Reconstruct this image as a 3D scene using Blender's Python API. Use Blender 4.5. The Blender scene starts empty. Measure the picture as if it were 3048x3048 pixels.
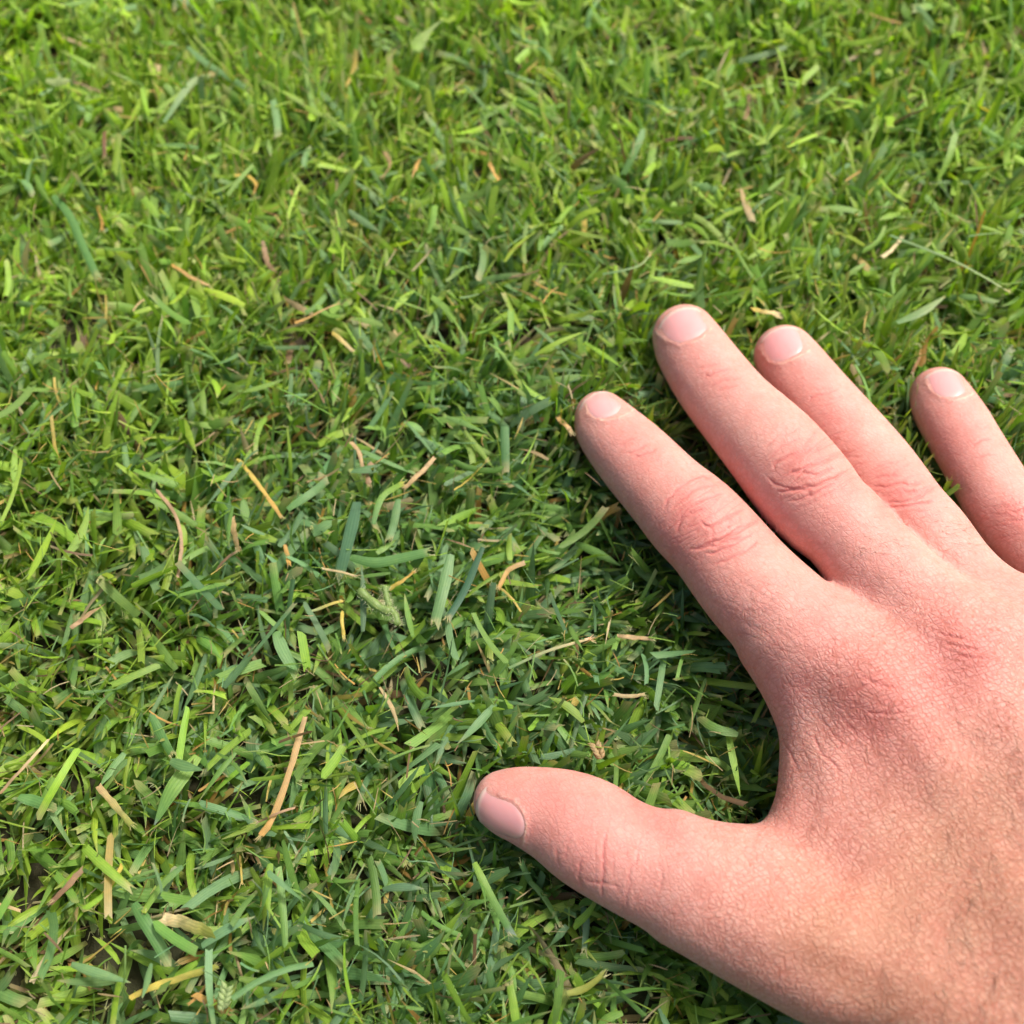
import bpy, bmesh, math, random
import numpy as np
from mathutils import Vector
from mathutils.bvhtree import BVHTree

# ------------------------------------------------------------------ camera, sky, sun, exposure
SC = bpy.context.scene
TH = math.radians(25.0)            # tilt of the optical axis away from straight down
DIST = 214.0                       # mm from lens to the aim point
AIM_Z = 22.0                       # mm, aim point height above the soil
HALF = math.radians(26.5)
FPX = 1524.0 / math.tan(HALF)
CAM = np.array([0.0, -DIST * math.sin(TH), AIM_Z + DIST * math.cos(TH)])
FW = np.array([0.0, math.sin(TH), -math.cos(TH)])
UP = np.array([0.0, math.cos(TH), math.sin(TH)])

cam_data = bpy.data.cameras.new('camera')
cam = bpy.data.objects.new('camera', cam_data)
SC.collection.objects.link(cam)
cam.location = Vector(CAM * 0.001)
cam.rotation_euler = (TH, 0, 0)
cam_data.sensor_width = 36
cam_data.lens = 18 / math.tan(HALF)
cam_data.clip_start = 0.005
cam_data.clip_end = 400
cam_data.dof.use_dof = True
cam_data.dof.focus_distance = 0.199
cam_data.dof.aperture_fstop = 12.5
SC.camera = cam

SUN_EL, SUN_AZ = math.radians(58), math.radians(38)     # azimuth from +X towards +Y
world = bpy.data.worlds.new("World"); SC.world = world; world.use_nodes = True
wn = world.node_tree
bg = wn.nodes.get('Background') or wn.nodes.new('ShaderNodeBackground')
sky = wn.nodes.new('ShaderNodeTexSky'); sky.sky_type = 'NISHITA'; sky.sun_disc = False
sky.sun_elevation = SUN_EL
sky.sun_rotation = math.pi / 2 - SUN_AZ
sky.dust_density = 7.0; sky.ozone_density = 0.3
bg.inputs['Strength'].default_value = 0.15
wn.links.new(sky.outputs[0], bg.inputs[0])
sd = bpy.data.lights.new('sun', 'SUN'); sun = bpy.data.objects.new('sun', sd)
SC.collection.objects.link(sun)
sd.energy = 3.6; sd.angle = math.radians(9.0); sd.color = (1.0, 0.955, 0.89)
dirv = Vector((math.cos(SUN_EL) * math.cos(SUN_AZ), math.cos(SUN_EL) * math.sin(SUN_AZ), math.sin(SUN_EL)))
sun.rotation_euler = dirv.to_track_quat('Z', 'Y').to_euler()
sun.location = dirv * 2
SC.view_settings.view_transform = 'Standard'; SC.view_settings.look = 'None'
SC.view_settings.exposure = 0.35; SC.view_settings.gamma = 1
SC.view_settings.use_curve_mapping = False
SC.cycles.max_bounces = 6; SC.cycles.diffuse_bounces = 4; SC.cycles.glossy_bounces = 2

rng = np.random.default_rng(11)

# ------------------------------------------------------------------ maths helpers (all in mm)
def unproj(u, v, z):
    """point at height z seen at photograph pixel (u, v); and its depth"""
    x = (u - 1524.0) / FPX; y = (1524.0 - v) / FPX
    d = FW + np.array([x, 0, 0]) + y * UP
    t = (z - CAM[2]) / d[2]
    return CAM + d * t, t
def project(P):
    q = P - CAM
    dep = q @ FW
    return 1524 + FPX * q[:, 0] / dep, 1524 - FPX * (q @ UP) / dep
def hash3(i, j, k):
    n = (i * 73856093) ^ (j * 19349663) ^ (k * 83492791)
    n = (n ^ (n >> 13)) * 1274126177
    return ((n ^ (n >> 16)) & 0xffff) / 32767.5 - 1.0
def vnoise(x, y, z=None):
    x = np.asarray(x, float); y = np.asarray(y, float)
    z = np.zeros_like(x) if z is None else np.asarray(z, float)
    xi, yi, zi = [np.floor(a).astype(np.int64) for a in (x, y, z)]
    fx, fy, fz = x - xi, y - yi, z - zi
    fx, fy, fz = [f * f * (3 - 2 * f) for f in (fx, fy, fz)]
    r = 0
    for a in (0, 1):
        for b in (0, 1):
            for c in (0, 1):
                w = (fx if a else 1 - fx) * (fy if b else 1 - fy) * (fz if c else 1 - fz)
                r = r + w * hash3(xi + a, yi + b, zi + c)
    return r
def seg_dist(px, py, pts):
    """distance to a polyline and the parameter 0..1 along it"""
    best = np.full(px.shape, 1e9); par = np.zeros(px.shape)
    pts = np.array(pts, float)
    L = np.linalg.norm(np.diff(pts[:, :2], axis=0), axis=1); S = np.concatenate([[0], np.cumsum(L)]); tot = S[-1]
    for i in range(len(pts) - 1):
        a, b = pts[i, :2], pts[i + 1, :2]; d = b - a
        t = np.clip(((px - a[0]) * d[0] + (py - a[1]) * d[1]) / max(d @ d, 1e-9), 0, 1)
        q = np.hypot(px - a[0] - t * d[0], py - a[1] - t * d[1])
        m = q < best
        best[m] = q[m]; par[m] = ((S[i] + t * L[i]) / tot)[m]
    return best, par
def spline(pts, n):
    pts = np.array(pts, float); m = len(pts)
    P = np.vstack([2 * pts[0] - pts[1], pts, 2 * pts[-1] - pts[-2]])
    out = []
    for s in np.linspace(0, m - 1 - 1e-9, n):
        i = int(s); t = s - i
        p0, p1, p2, p3 = P[i], P[i + 1], P[i + 2], P[i + 3]
        out.append(0.5 * ((2 * p1) + (-p0 + p2) * t + (2 * p0 - 5 * p1 + 4 * p2 - p3) * t * t + (-p0 + 3 * p1 - 3 * p2 + p3) * t ** 3))
    return np.array(out)

# ------------------------------------------------------------------ tagging
def tag(o, label=None, cat=None, group=None, kind=None):
    if label: o['label'] = label
    if cat: o['category'] = cat
    if group: o['group'] = group
    if kind: o['kind'] = kind
    return o
def mesh_obj(name, V, F, mat, parent=None, smooth=True, colors=None, uv=None):
    """V in mm"""
    me = bpy.data.meshes.new(name)
    V = np.asarray(V, np.float32) * 0.001
    if isinstance(F, np.ndarray):
        nf, k = F.shape
        me.vertices.add(len(V)); me.vertices.foreach_set('co', V.ravel())
        me.loops.add(nf * k); me.loops.foreach_set('vertex_index', F.astype(np.int32).ravel())
        me.polygons.add(nf); me.polygons.foreach_set('loop_start', np.arange(0, nf * k, k, dtype=np.int32))
        me.update(calc_edges=True)
    else:
        me.from_pydata([tuple(v) for v in V], [], F); me.update()
    if smooth: me.polygons.foreach_set('use_smooth', np.ones(len(me.polygons), bool))
    if colors is not None:
        a = me.color_attributes.new('tint', 'FLOAT_COLOR', 'POINT')
        c = np.ones((len(V), 4), np.float32); c[:, :colors.shape[1]] = colors
        a.data.foreach_set('color', c.ravel())
    if uv is not None:
        a = me.attributes.new('across', 'FLOAT', 'POINT'); a.data.foreach_set('value', uv.astype(np.float32))
    me.materials.append(mat)
    o = bpy.data.objects.new(name, me); SC.collection.objects.link(o)
    if parent is not None: o.parent = parent
    return o

# ------------------------------------------------------------------ materials
class NT:
    def __init__(s, name):
        s.m = bpy.data.materials.new(name); s.m.use_nodes = True; s.t = s.m.node_tree
        s.b = s.t.nodes['Principled BSDF']; s.out = s.t.nodes['Material Output']
    def n(s, typ, **kw):
        o = s.t.nodes.new(typ)
        for k, v in kw.items():
            if k.startswith('i_'): o.inputs[k[2:].replace('_', ' ')].default_value = v
            else: setattr(o, k, v)
        return o
    def l(s, a, b): s.t.links.new(a, b)
    def math(s, op, a, b=None, c=None):
        o = s.t.nodes.new('ShaderNodeMath'); o.operation = op
        for i, x in enumerate((a, b, c)):
            if x is None: continue
            if isinstance(x, (int, float)): o.inputs[i].default_value = x
            else: s.l(x, o.inputs[i])
        return o.outputs[0]
    def mix(s, fac, a, b, mode='MIX'):
        o = s.t.nodes.new('ShaderNodeMix'); o.data_type = 'RGBA'; o.blend_type = mode
        for sock, x in ((o.inputs[0], fac), (o.inputs[6], a), (o.inputs[7], b)):
            if isinstance(x, (int, float)): sock.default_value = x
            elif isinstance(x, tuple): sock.default_value = (*x, 1) if len(x) == 3 else x
            else: s.l(x, sock)
        return o.outputs[2]

def mat_skin():
    m = NT('skin'); b = m.b
    att = m.n('ShaderNodeAttribute', attribute_name='tint')
    tc = m.n('ShaderNodeTexCoord')
    # blotches
    n1 = m.n('ShaderNodeTexNoise', i_Scale=190.0, i_Detail=4.0, i_Roughness=0.6); m.l(tc.outputs['Object'], n1.inputs['Vector'])
    r1 = m.n('ShaderNodeMapRange'); m.l(n1.outputs[0], r1.inputs[0])
    r1.inputs[1].default_value = 0.3; r1.inputs[2].default_value = 0.7
    r1.inputs[3].default_value = 0.0; r1.inputs[4].default_value = 1.0
    col = m.mix(r1.outputs[0], m.mix(1.0, att.outputs[0], (0.95, 0.87, 0.85), 'MULTIPLY'), m.mix(1.0, att.outputs[0], (1.03, 1.07, 1.06), 'MULTIPLY'))
    # criss-cross skin lines: two stretched cell patterns in directions across the hand
    hs = []
    for ang, sc in ((-54, (330, 1120, 450)), (16, (370, 1180, 450)), (-82, (550, 1450, 550))):
        mp = m.n('ShaderNodeMapping'); mp.inputs['Scale'].default_value = sc
        rt = m.n('ShaderNodeVectorRotate', rotation_type='Z_AXIS'); rt.inputs['Angle'].default_value = -math.radians(ang)
        wv = m.n('ShaderNodeTexNoise', i_Scale=260.0, i_Detail=2.0)
        m.l(tc.outputs['Object'], wv.inputs['Vector'])
        ad = m.n('ShaderNodeVectorMath', operation='MULTIPLY_ADD')
        m.l(wv.outputs['Color'], ad.inputs[0]); ad.inputs[1].default_value = (.0007, .0007, .0007); m.l(tc.outputs['Object'], ad.inputs[2])
        m.l(ad.outputs[0], rt.inputs['Vector']); m.l(rt.outputs[0], mp.inputs['Vector'])
        vo = m.n('ShaderNodeTexVoronoi', feature='DISTANCE_TO_EDGE', i_Scale=1.0, i_Randomness=0.8); m.l(mp.outputs[0], vo.inputs['Vector'])
        mr = m.n('ShaderNodeMapRange', interpolation_type='SMOOTHSTEP'); m.l(vo.outputs[0], mr.inputs[0])
        mr.inputs[1].default_value = 0.0; mr.inputs[2].default_value = 0.14
        hs.append(mr.outputs[0])
    h = m.math('MULTIPLY', hs[0], hs[1])
    h = m.math('ADD', m.math('MULTIPLY', h, 0.7), m.math('MULTIPLY', hs[2], 0.3))
    rough = m.n('ShaderNodeAttribute', attribute_name='coarse')     # how coarse the skin is, 0 smooth finger .. 1 back of the hand
    hh = m.math('MULTIPLY', h, rough.outputs['Fac'])
    inv = m.math('MULTIPLY', m.math('SUBTRACT', 1.0, h), m.math('MULTIPLY', rough.outputs['Fac'], 0.72))
    col = m.mix(inv, col, m.mix(1.0, col, (0.70, 0.49, 0.41), 'MULTIPLY'))
    pv = m.n('ShaderNodeTexVoronoi', feature='F1', i_Scale=520.0); m.l(tc.outputs['Object'], pv.inputs['Vector'])
    pr = m.n('ShaderNodeMapRange', interpolation_type='SMOOTHSTEP'); m.l(pv.outputs['Distance'], pr.inputs[0])
    pr.inputs[1].default_value = 0.10; pr.inputs[2].default_value = 0.26; pr.inputs[3].default_value = 1.0; pr.inputs[4].default_value = 0.0
    col = m.mix(m.math('MULTIPLY', m.math('MULTIPLY', pr.outputs[0], rough.outputs['Fac']), 0.5), col, m.mix(1.0, col, (0.72, 0.50, 0.38), 'MULTIPLY'))
    m.l(col, b.inputs['Base Color'])
    fn = m.n('ShaderNodeTexNoise', i_Scale=2600.0, i_Detail=3.0); m.l(tc.outputs['Object'], fn.inputs['Vector'])
    hsum = m.math('ADD', hh, m.math('MULTIPLY', fn.outputs[0], 0.10))
    bp = m.n('ShaderNodeBump', i_Strength=0.85, i_Distance=0.00014); m.l(hsum, bp.inputs['Height'])
    m.l(bp.outputs[0], b.inputs['Normal'])
    rr = m.n('ShaderNodeMapRange'); m.l(fn.outputs[0], rr.inputs[0]); rr.inputs[3].default_value = 0.48; rr.inputs[4].default_value = 0.66
    m.l(rr.outputs[0], b.inputs['Roughness'])
    b.inputs['Specular IOR Level'].default_value = 0.40
    b.inputs['Subsurface Weight'].default_value = 0.75
    b.inputs['Subsurface Radius'].default_value = (1.0, 0.38, 0.26)
    b.inputs['Subsurface Scale'].default_value = 0.0012
    return m.m
def mat_nail():
    m = NT('nail'); b = m.b
    att = m.n('ShaderNodeAttribute', attribute_name='tint'); m.l(att.outputs[0], b.inputs['Base Color'])
    tc = m.n('ShaderNodeTexCoord'); n = m.n('ShaderNodeTexNoise', i_Scale=700.0, i_Detail=2.0); m.l(tc.outputs['Object'], n.inputs['Vector'])
    bp = m.n('ShaderNodeBump', i_Strength=0.12, i_Distance=0.0001); m.l(n.outputs[0], bp.inputs['Height']); m.l(bp.outputs[0], b.inputs['Normal'])
    b.inputs['Roughness'].default_value = 0.28; b.inputs['Coat Weight'].default_value = 0.4; b.inputs['Coat Roughness'].default_value = 0.16
    b.inputs['Subsurface Weight'].default_value = 0.6
    b.inputs['Subsurface Radius'].default_value = (1, .45, .35); b.inputs['Subsurface Scale'].default_value = 0.0015
    return m.m
def mat_blade(name='grass_blade', transl=0.39):
    m = NT(name); b = m.b
    att = m.n('ShaderNodeAttribute', attribute_name='tint')
    ac = m.n('ShaderNodeAttribute', attribute_name='across')
    # veins run along the blade
    s1 = m.math('SINE', m.math('MULTIPLY', ac.outputs['Fac'], 26.0))
    s2 = m.math('SINE', m.math('MULTIPLY', ac.outputs['Fac'], 57.0))
    vein = m.math('ADD', m.math('MULTIPLY', s1, 0.6), m.math('MULTIPLY', s2, 0.4))
    v01 = m.math('MULTIPLY_ADD', vein, 0.5, 0.5)
    tc = m.n('ShaderNodeTexCoord'); nz = m.n('ShaderNodeTexNoise', i_Scale=900.0, i_Detail=3.0, i_Roughness=0.65); m.l(tc.outputs['Object'], nz.inputs['Vector'])
    col = m.mix(v01, m.mix(1.0, att.outputs[0], (0.84, 0.86, 0.84), 'MULTIPLY'), m.mix(1.0, att.outputs[0], (1.12, 1.10, 1.14), 'MULTIPLY'))
    r = m.n('ShaderNodeMapRange'); m.l(nz.outputs[0], r.inputs[0]); r.inputs[1].default_value = .42; r.inputs[2].default_value = .72
    col = m.mix(m.math('MULTIPLY', r.outputs[0], 0.38), col, m.mix(1.0, col, (1.6, 1.28, 1.1), 'MULTIPLY'))
    m.l(col, b.inputs['Base Color'])
    b.inputs['Roughness'].default_value = 0.47
    b.inputs['Specular IOR Level'].default_value = 0.42
    bp = m.n('ShaderNodeBump', i_Strength=0.4, i_Distance=0.00012)
    m.l(m.math('ADD', v01, m.math('MULTIPLY', nz.outputs[0], 0.8)), bp.inputs['Height']); m.l(bp.outputs[0], b.inputs['Normal'])
    tr = m.n('ShaderNodeBsdfTranslucent'); m.l(m.mix(1.0, col, (1.30, 1.42, 0.40), 'MULTIPLY'), tr.inputs[0])
    mx = m.n('ShaderNodeMixShader'); mx.inputs[0].default_value = transl
    m.l(b.outputs[0], mx.inputs[1]); m.l(tr.outputs[0], mx.inputs[2]); m.l(mx.outputs[0], m.out.inputs['Surface'])
    return m.m
def mat_soil():
    m = NT('soil'); b = m.b
    tc = m.n('ShaderNodeTexCoord')
    n = m.n('ShaderNodeTexNoise', i_Scale=140.0, i_Detail=8.0, i_Roughness=0.7); m.l(tc.outputs['Object'], n.inputs['Vector'])
    n2 = m.n('ShaderNodeTexNoise', i_Scale=3.0, i_Detail=4.0); m.l(tc.outputs['Object'], n2.inputs['Vector'])
    c = m.mix(n.outputs[0], (0.012, 0.008, 0.005), (0.075, 0.045, 0.025))
    r = m.n('ShaderNodeMapRange'); m.l(n2.outputs[0], r.inputs[0]); r.inputs[1].default_value = .35; r.inputs[2].default_value = .65
    c = m.mix(m.math('MULTIPLY', r.outputs[0], 0.6), c, (0.03, 0.05, 0.012))
    m.l(c, b.inputs['Base Color']); b.inputs['Roughness'].default_value = 0.95
    bp = m.n('ShaderNodeBump', i_Strength=0.8, i_Distance=0.003); m.l(n.outputs[0], bp.inputs['Height']); m.l(bp.outputs[0], b.inputs['Normal'])
    return m.m
def mat_hair():
    m = NT('hair'); m.b.inputs['Base Color'].default_value = (0.19, 0.10, 0.055, 1); m.b.inputs['Roughness'].default_value = 0.4
    return m.m
M_SKIN, M_NAIL, M_BLADE, M_SOIL, M_HAIR = mat_skin(), mat_nail(), mat_blade(), mat_soil(), mat_hair()

# ------------------------------------------------------------------ ground sheet
def build_ground():
    # fine near the hand, coarse to the horizon
    xs = np.concatenate([[-150000, -40000, -8000, -2000, -800], np.linspace(-500, 500, 81), [800, 2000, 8000, 40000, 150000]])
    X, Y = np.meshgrid(xs, xs, indexing='ij')
    near = np.clip(1 - np.hypot(X, Y) / 600, 0, 1)
    Z = (vnoise(X / 22, Y / 22) * 1.3 + vnoise(X / 7, Y / 7) * 0.5) * near
    n = len(xs); idx = np.arange(n * n).reshape(n, n)
    F = np.stack([idx[:-1, :-1], idx[1:, :-1], idx[1:, 1:], idx[:-1, 1:]], -1).reshape(-1, 4)
    o = mesh_obj('ground', np.stack([X, Y, Z], -1).reshape(-1, 3), F, M_SOIL)
    tag(o, kind='structure')
build_ground()

# ------------------------------------------------------------------ the hand as a distance field
# finger stations: photo pixel of the centre line, half width in pixels, centre height in mm, vertical squash
FINGERS = {
 'index': [(1790,1243,80,14.0,.95),(1812,1280,98,15.0,.92),(1883,1357,116,17.0,.90),(1983,1464,128,20.0,.90),(2060,1541,143,21.5,.90),(2129,1612,146,22.0,.90),
           (2222,1727,156,23.0,.90),(2319,1827,165,24.5,.92),(2450,1940,168,26.0,.95),(2600,2050,165,27.0,1.0)],
 'middle': [(2038,1002,96,14.5,.95),(2062,1047,108,15.5,.92),(2122,1135,118,17.5,.90),(2186,1214,124,20.0,.90),(2261,1293,137,22.5,.90),(2320,1359,146,24.5,.90),
            (2391,1449,151,26.0,.92),(2452,1522,144,26.5,.92),(2497,1558,140,26.5,.92),(2547,1615,138,26.5,.92),(2600,1680,145,26.5,.94),(2710,1795,156,27.0,.97),(2880,1935,165,28.5,1.0)],
 'ring': [(2336,1058,91,14.0,.95),(2365,1100,100,14.6,.92),(2432,1190,110,16.0,.90),(2533,1308,116,18.5,.90),(2610,1405,122,20.5,.90),(2688,1524,130,22.0,.90),(2755,1600,131,22.5,.90),
          (2833,1710,134,23.0,.92),(2925,1800,140,24.5,.94),(3110,1925,155,27.0,1.0)],
 'pinky': [(2796,1176,84,13.5,.95),(2812,1210,94,14.2,.92),(2846,1266,100,15.5,.90),(2876,1318,101,16.5,.90),(2932,1413,104,18.0,.90),(2990,1510,110,19.5,.90),(3057,1597,115,20.0,.92),
           (3143,1690,120,21.0,.94),(3290,1850,140,23.5,1.0)],
 'thumb': [(1500,2385,91,16.0,1.0),(1530,2392,104,16.5,.98),(1578,2402,117,17.2,.97),(1675,2435,142,18.0,.95),(1755,2480,160,19.0,.95),(1838,2532,160,20.0,.95),(1955,2588,168,20.8,.95),
           (2080,2642,178,21.5,.95),(2220,2690,205,22.5,.95),(2450,2800,225,24.0,.95)],
}
PALM = [(2222,1950,24),(2262,2030,24),(2290,2096,23),(2314,2160,22),(2319,2200,21),(2315,2262,20),(2310,2337,20),(2300,2384,20),(2282,2428,20),
        (2255,2462,20),(2215,2476,20),(2159,2477,20),(2100,2462,20),(2013,2430,20.5),(1960,2470,20.5),(1930,2600,20.5),(1975,2785,20.8),(2054,2829,21),(2150,2887,22),(2296,2964,23),(2468,3048,24),(2700,3165,26),
        (2960,3320,30),(3180,3500,32),(3400,3800,34),(3800,4450,36),(4500,4000,36),(4080,3300,34),(3850,2800,32),(3700,2400,29),(3560,2060,26),(3470,1860,24),(3390,1760,23),(3260,1730,23),(3150,1770,22),
        (3048,1765,22),(2975,1790,23),(2852,1745,25),(2760,1790,25),(2600,1790,25),(2483,1766,24),(2400,1800,24),(2280,1850,23)]
# centre height and half thickness of the back of the hand at a few pixels
CTRL = [(2400,1900,25,10.5),(2600,2040,27,12.3),(2483,1790,22,7.0),(2860,1930,28,12.5),(2870,1760,24,8.5),(3110,1930,27,12),(3300,1860,24,11),(3560,2000,24,10),
        (2330,2230,20.5,4.6),(2290,2450,20,4.8),(2450,2250,23.5,9.4),(2420,2450,23,9.4),(2150,2650,21.5,10.5),(2350,2800,23,11.5),(2600,2500,26,11.5),(2750,2250,28.5,13),(2700,2900,27,13),
        (3050,2300,30,13.5),(3050,2800,31,15),(3400,2400,30,13),(2900,3200,30,15),(3600,3000,34,17),(3300,3400,34,18),(3800,3500,37,22),(4100,4100,40,27)]
H0 = 0.75
ORG = np.array([-24.0, -235.0, -4.0]); DIM = (367, 413, 104)
GX, GY, GZ = [(ORG[i] + H0 * np.arange(DIM[i])).astype(np.float32) for i in range(3)]
def smin(a, b, k):
    h = np.clip(0.5 + 0.5 * (b - a) / k, 0, 1)
    return b * (1 - h) + a * h - k * h * (1 - h)
def hand_field():
    F = np.full(DIM, 30.0, np.float32)
    CH = {}
    for name, st in FINGERS.items():
        sp = spline(st, 30)
        pts = []
        for u, v, hw, z, sq in sp:
            P, dep = unproj(u, v, z); pts.append((*P, hw * dep / FPX, sq))
        pts = np.array(pts); CH[name] = pts
        lo = pts[:, :3].min(0) - 24; hi = pts[:, :3].max(0) + 24
        s = [slice(max(0, int((lo[i] - ORG[i]) / H0)), min(DIM[i], int((hi[i] - ORG[i]) / H0) + 2)) for i in range(3)]
        X, Y, Z = np.meshgrid(GX[s[0]], GY[s[1]], GZ[s[2]], indexing='ij')
        f = np.full(X.shape, 30.0, np.float32)
        for a, b in zip(pts[:-1], pts[1:]):
            d = b[:3] - a[:3]; dd = max(d @ d, 1e-6)
            t = np.clip(((X - a[0]) * d[0] + (Y - a[1]) * d[1] + (Z - a[2]) * d[2]) / dd, 0, 1)
            r = a[3] + t * (b[3] - a[3]); sq = a[4] + t * (b[4] - a[4])
            q = np.sqrt((X - a[0] - t * d[0]) ** 2 + (Y - a[1] - t * d[1]) ** 2 + ((Z - a[2] - t * d[2]) / sq) ** 2) - r
            f = np.minimum(f, q)
        F[s[0], s[1], s[2]] = smin(F[s[0], s[1], s[2]], f, 1.1)
    # back of the hand
    poly = np.array([unproj(u, v, z)[0][:2] for u, v, z in PALM])
    X2, Y2 = np.meshgrid(GX, GY, indexing='ij')
    d2, _ = seg_dist(X2, Y2, np.vstack([poly, poly[:1]]))
    inside = np.zeros(X2.shape, bool)
    n = len(poly)
    for i in range(n):
        a, b = poly[i], poly[(i + 1) % n]
        c = ((a[1] > Y2) != (b[1] > Y2))
        xx = (b[0] - a[0]) * (Y2 - a[1]) / (b[1] - a[1] + 1e-9) + a[0]
        inside ^= c & (X2 < xx)
    d2 = np.where(inside, -d2, d2)
    for _ in range(2):
        d2[1:-1, 1:-1] = (d2[1:-1, 1:-1] * 4 + d2[:-2, 1:-1] + d2[2:, 1:-1] + d2[1:-1, :-2] + d2[1:-1, 2:]) / 8
    wsum = 0; zc = 0; hh = 0
    for u, v, z, h in CTRL:
        P, _ = unproj(u, v, z)
        w = 1 / ((X2 - P[0]) ** 2 + (Y2 - P[1]) ** 2 + 110) ** 1.6
        wsum = wsum + w; zc = zc + w * z; hh = hh + w * h
    zc = (zc / wsum)[..., None]; hh = (hh / wsum)[..., None]
    r = hh * 0.96
    q1 = d2[..., None] + r
    q2 = np.abs(GZ[None, None, :] - zc) - (hh - r)
    pf = np.minimum(np.maximum(q1, q2), 0) + np.sqrt(np.maximum(q1, 0) ** 2 + np.maximum(q2, 0) ** 2) - r
    F = smin(F, pf.astype(np.float32), 4.5)
    return F, CH
FIELD, CHAINS = hand_field()
def sdf_at(P):
    q = (P - ORG) / H0
    for i in range(3): q[..., i] = np.clip(q[..., i], 0, DIM[i] - 1.001)
    i = q.astype(int); f = q - i
    r = 0
    for a in (0, 1):
        for b in (0, 1):
            for c in (0, 1):
                w = (f[..., 0] if a else 1 - f[..., 0]) * (f[..., 1] if b else 1 - f[..., 1]) * (f[..., 2] if c else 1 - f[..., 2])
                r = r + w * FIELD[i[..., 0] + a, i[..., 1] + b, i[..., 2] + c]
    out = ((P - ORG) < 0).any(-1) | ((P - ORG) > (np.array(DIM) - 1) * H0).any(-1)
    return np.where(out, 20.0, r)

def surface_nets(F):
    s = F < 0
    nx, ny, nz = F.shape
    def C(a, i, j, k): return a[i:nx - 1 + i, j:ny - 1 + j, k:nz - 1 + k]
    cnt = sum(C(s, i, j, k).astype(np.int8) for i in (0, 1) for j in (0, 1) for k in (0, 1))
    cells = np.argwhere((cnt > 0) & (cnt < 8))
    acc = np.zeros((len(cells), 3)); num = np.zeros(len(cells))
    cs = [(0,0,0),(1,0,0),(0,1,0),(1,1,0),(0,0,1),(1,0,1),(0,1,1),(1,1,1)]
    for a, b in ((0,1),(2,3),(4,5),(6,7),(0,2),(1,3),(4,6),(5,7),(0,4),(1,5),(2,6),(3,7)):
        A = cells + cs[a]; B = cells + cs[b]
        fa = F[A[:,0],A[:,1],A[:,2]]; fb = F[B[:,0],B[:,1],B[:,2]]
        m = (fa < 0) != (fb < 0)
        t = np.where(m, fa / np.where(m, fa - fb, 1), 0)
        p = A + (B - A) * t[:, None]
        acc[m] += p[m]; num[m] += 1
    V = ORG + H0 * acc / num[:, None]
    idx = np.full((nx, ny, nz), -1, np.int32); idx[cells[:,0],cells[:,1],cells[:,2]] = np.arange(len(cells))
    quads = []
    for ax in range(3):
        o = [0, 0, 0]; o[ax] = 1
        a = s[:nx - o[0], :ny - o[1], :nz - o[2]]; b = s[o[0]:, o[1]:, o[2]:]
        e = np.argwhere(a != b); e = e[(e > 0).all(1)]
        fl = a[e[:,0],e[:,1],e[:,2]]
        u = [0,0,0]; v = [0,0,0]; u[(ax+1)%3] = 1; v[(ax+2)%3] = 1; u = np.array(u); v = np.array(v)
        g = lambda c: idx[c[:,0],c[:,1],c[:,2]]
        q = np.stack([g(e-u-v), g(e-v), g(e), g(e-u)], 1)
        q[~fl] = q[~fl][:, ::-1]
        quads.append(q)
    return V, np.vstack(quads)
V, Q = surface_nets(FIELD)

def laplace(V, E, n, lam=0.5, mu=-0.52):
    deg = np.bincount(E.ravel(), minlength=len(V)).astype(float)[:, None]
    for _ in range(n):
        for w in (lam, mu):
            S = np.zeros_like(V)
            for k in range(3):
                S[:, k] = np.bincount(E[:, 0], V[E[:, 1], k], len(V)) + np.bincount(E[:, 1], V[E[:, 0], k], len(V))
            V = V + w * (S / deg - V)
    return V
def bm_arrays(bm, normals=False):
    t = bpy.data.meshes.new('tmp'); bm.to_mesh(t)
    V = np.empty(len(t.vertices) * 3, np.float32); t.vertices.foreach_get('co', V); V = V.reshape(-1, 3).astype(float)
    if normals:
        Nn = np.empty(len(t.vertices) * 3, np.float32); t.vertex_normals.foreach_get('vector', Nn)
        bpy.data.meshes.remove(t); return V, Nn.reshape(-1, 3).astype(float)
    E = np.empty(len(t.edges) * 2, np.int32); t.edges.foreach_get('vertices', E)
    bpy.data.meshes.remove(t); return V, E.reshape(-1, 2)
def bm_set(bm, V):
    for v, c in zip(bm.verts, V.tolist()): v.co = c
t0 = bpy.data.meshes.new('tmp')
t0.vertices.add(len(V)); t0.vertices.foreach_set('co', V.astype(np.float32).ravel())
t0.loops.add(Q.size); t0.loops.foreach_set('vertex_index', Q.astype(np.int32).ravel())
t0.polygons.add(len(Q)); t0.polygons.foreach_set('loop_start', np.arange(0, Q.size, 4, dtype=np.int32)); t0.update(calc_edges=True)
bm = bmesh.new(); bm.from_mesh(t0); bpy.data.meshes.remove(t0)
V, E = bm_arrays(bm); V = laplace(V, E, 8); bm_set(bm, V)
def subdiv(sel, passes):
    global V, E
    bm.verts.index_update()
    es = [e for e in bm.edges if sel[e.verts[0].index] and sel[e.verts[1].index]]
    bmesh.ops.subdivide_edges(bm, edges=es, cuts=1, use_grid_fill=True)
    bm.verts.index_update()
    V, E = bm_arrays(bm); V = laplace(V, E, passes)
    bm_set(bm, V)
def vis_mask(pad, low):
    u, v = project(V)
    bm.normal_update(); _, N = bm_arrays(bm, True)
    view = CAM - V; view /= np.linalg.norm(view, axis=1)[:, None]
    return (u > -pad) & (u < 3048 + pad) & (v < 3048 + pad) & ((N * view).sum(1) > low)
subdiv(vis_mask(150, -0.5), 3)
subdiv(vis_mask(40, -0.02), 2)

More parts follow.
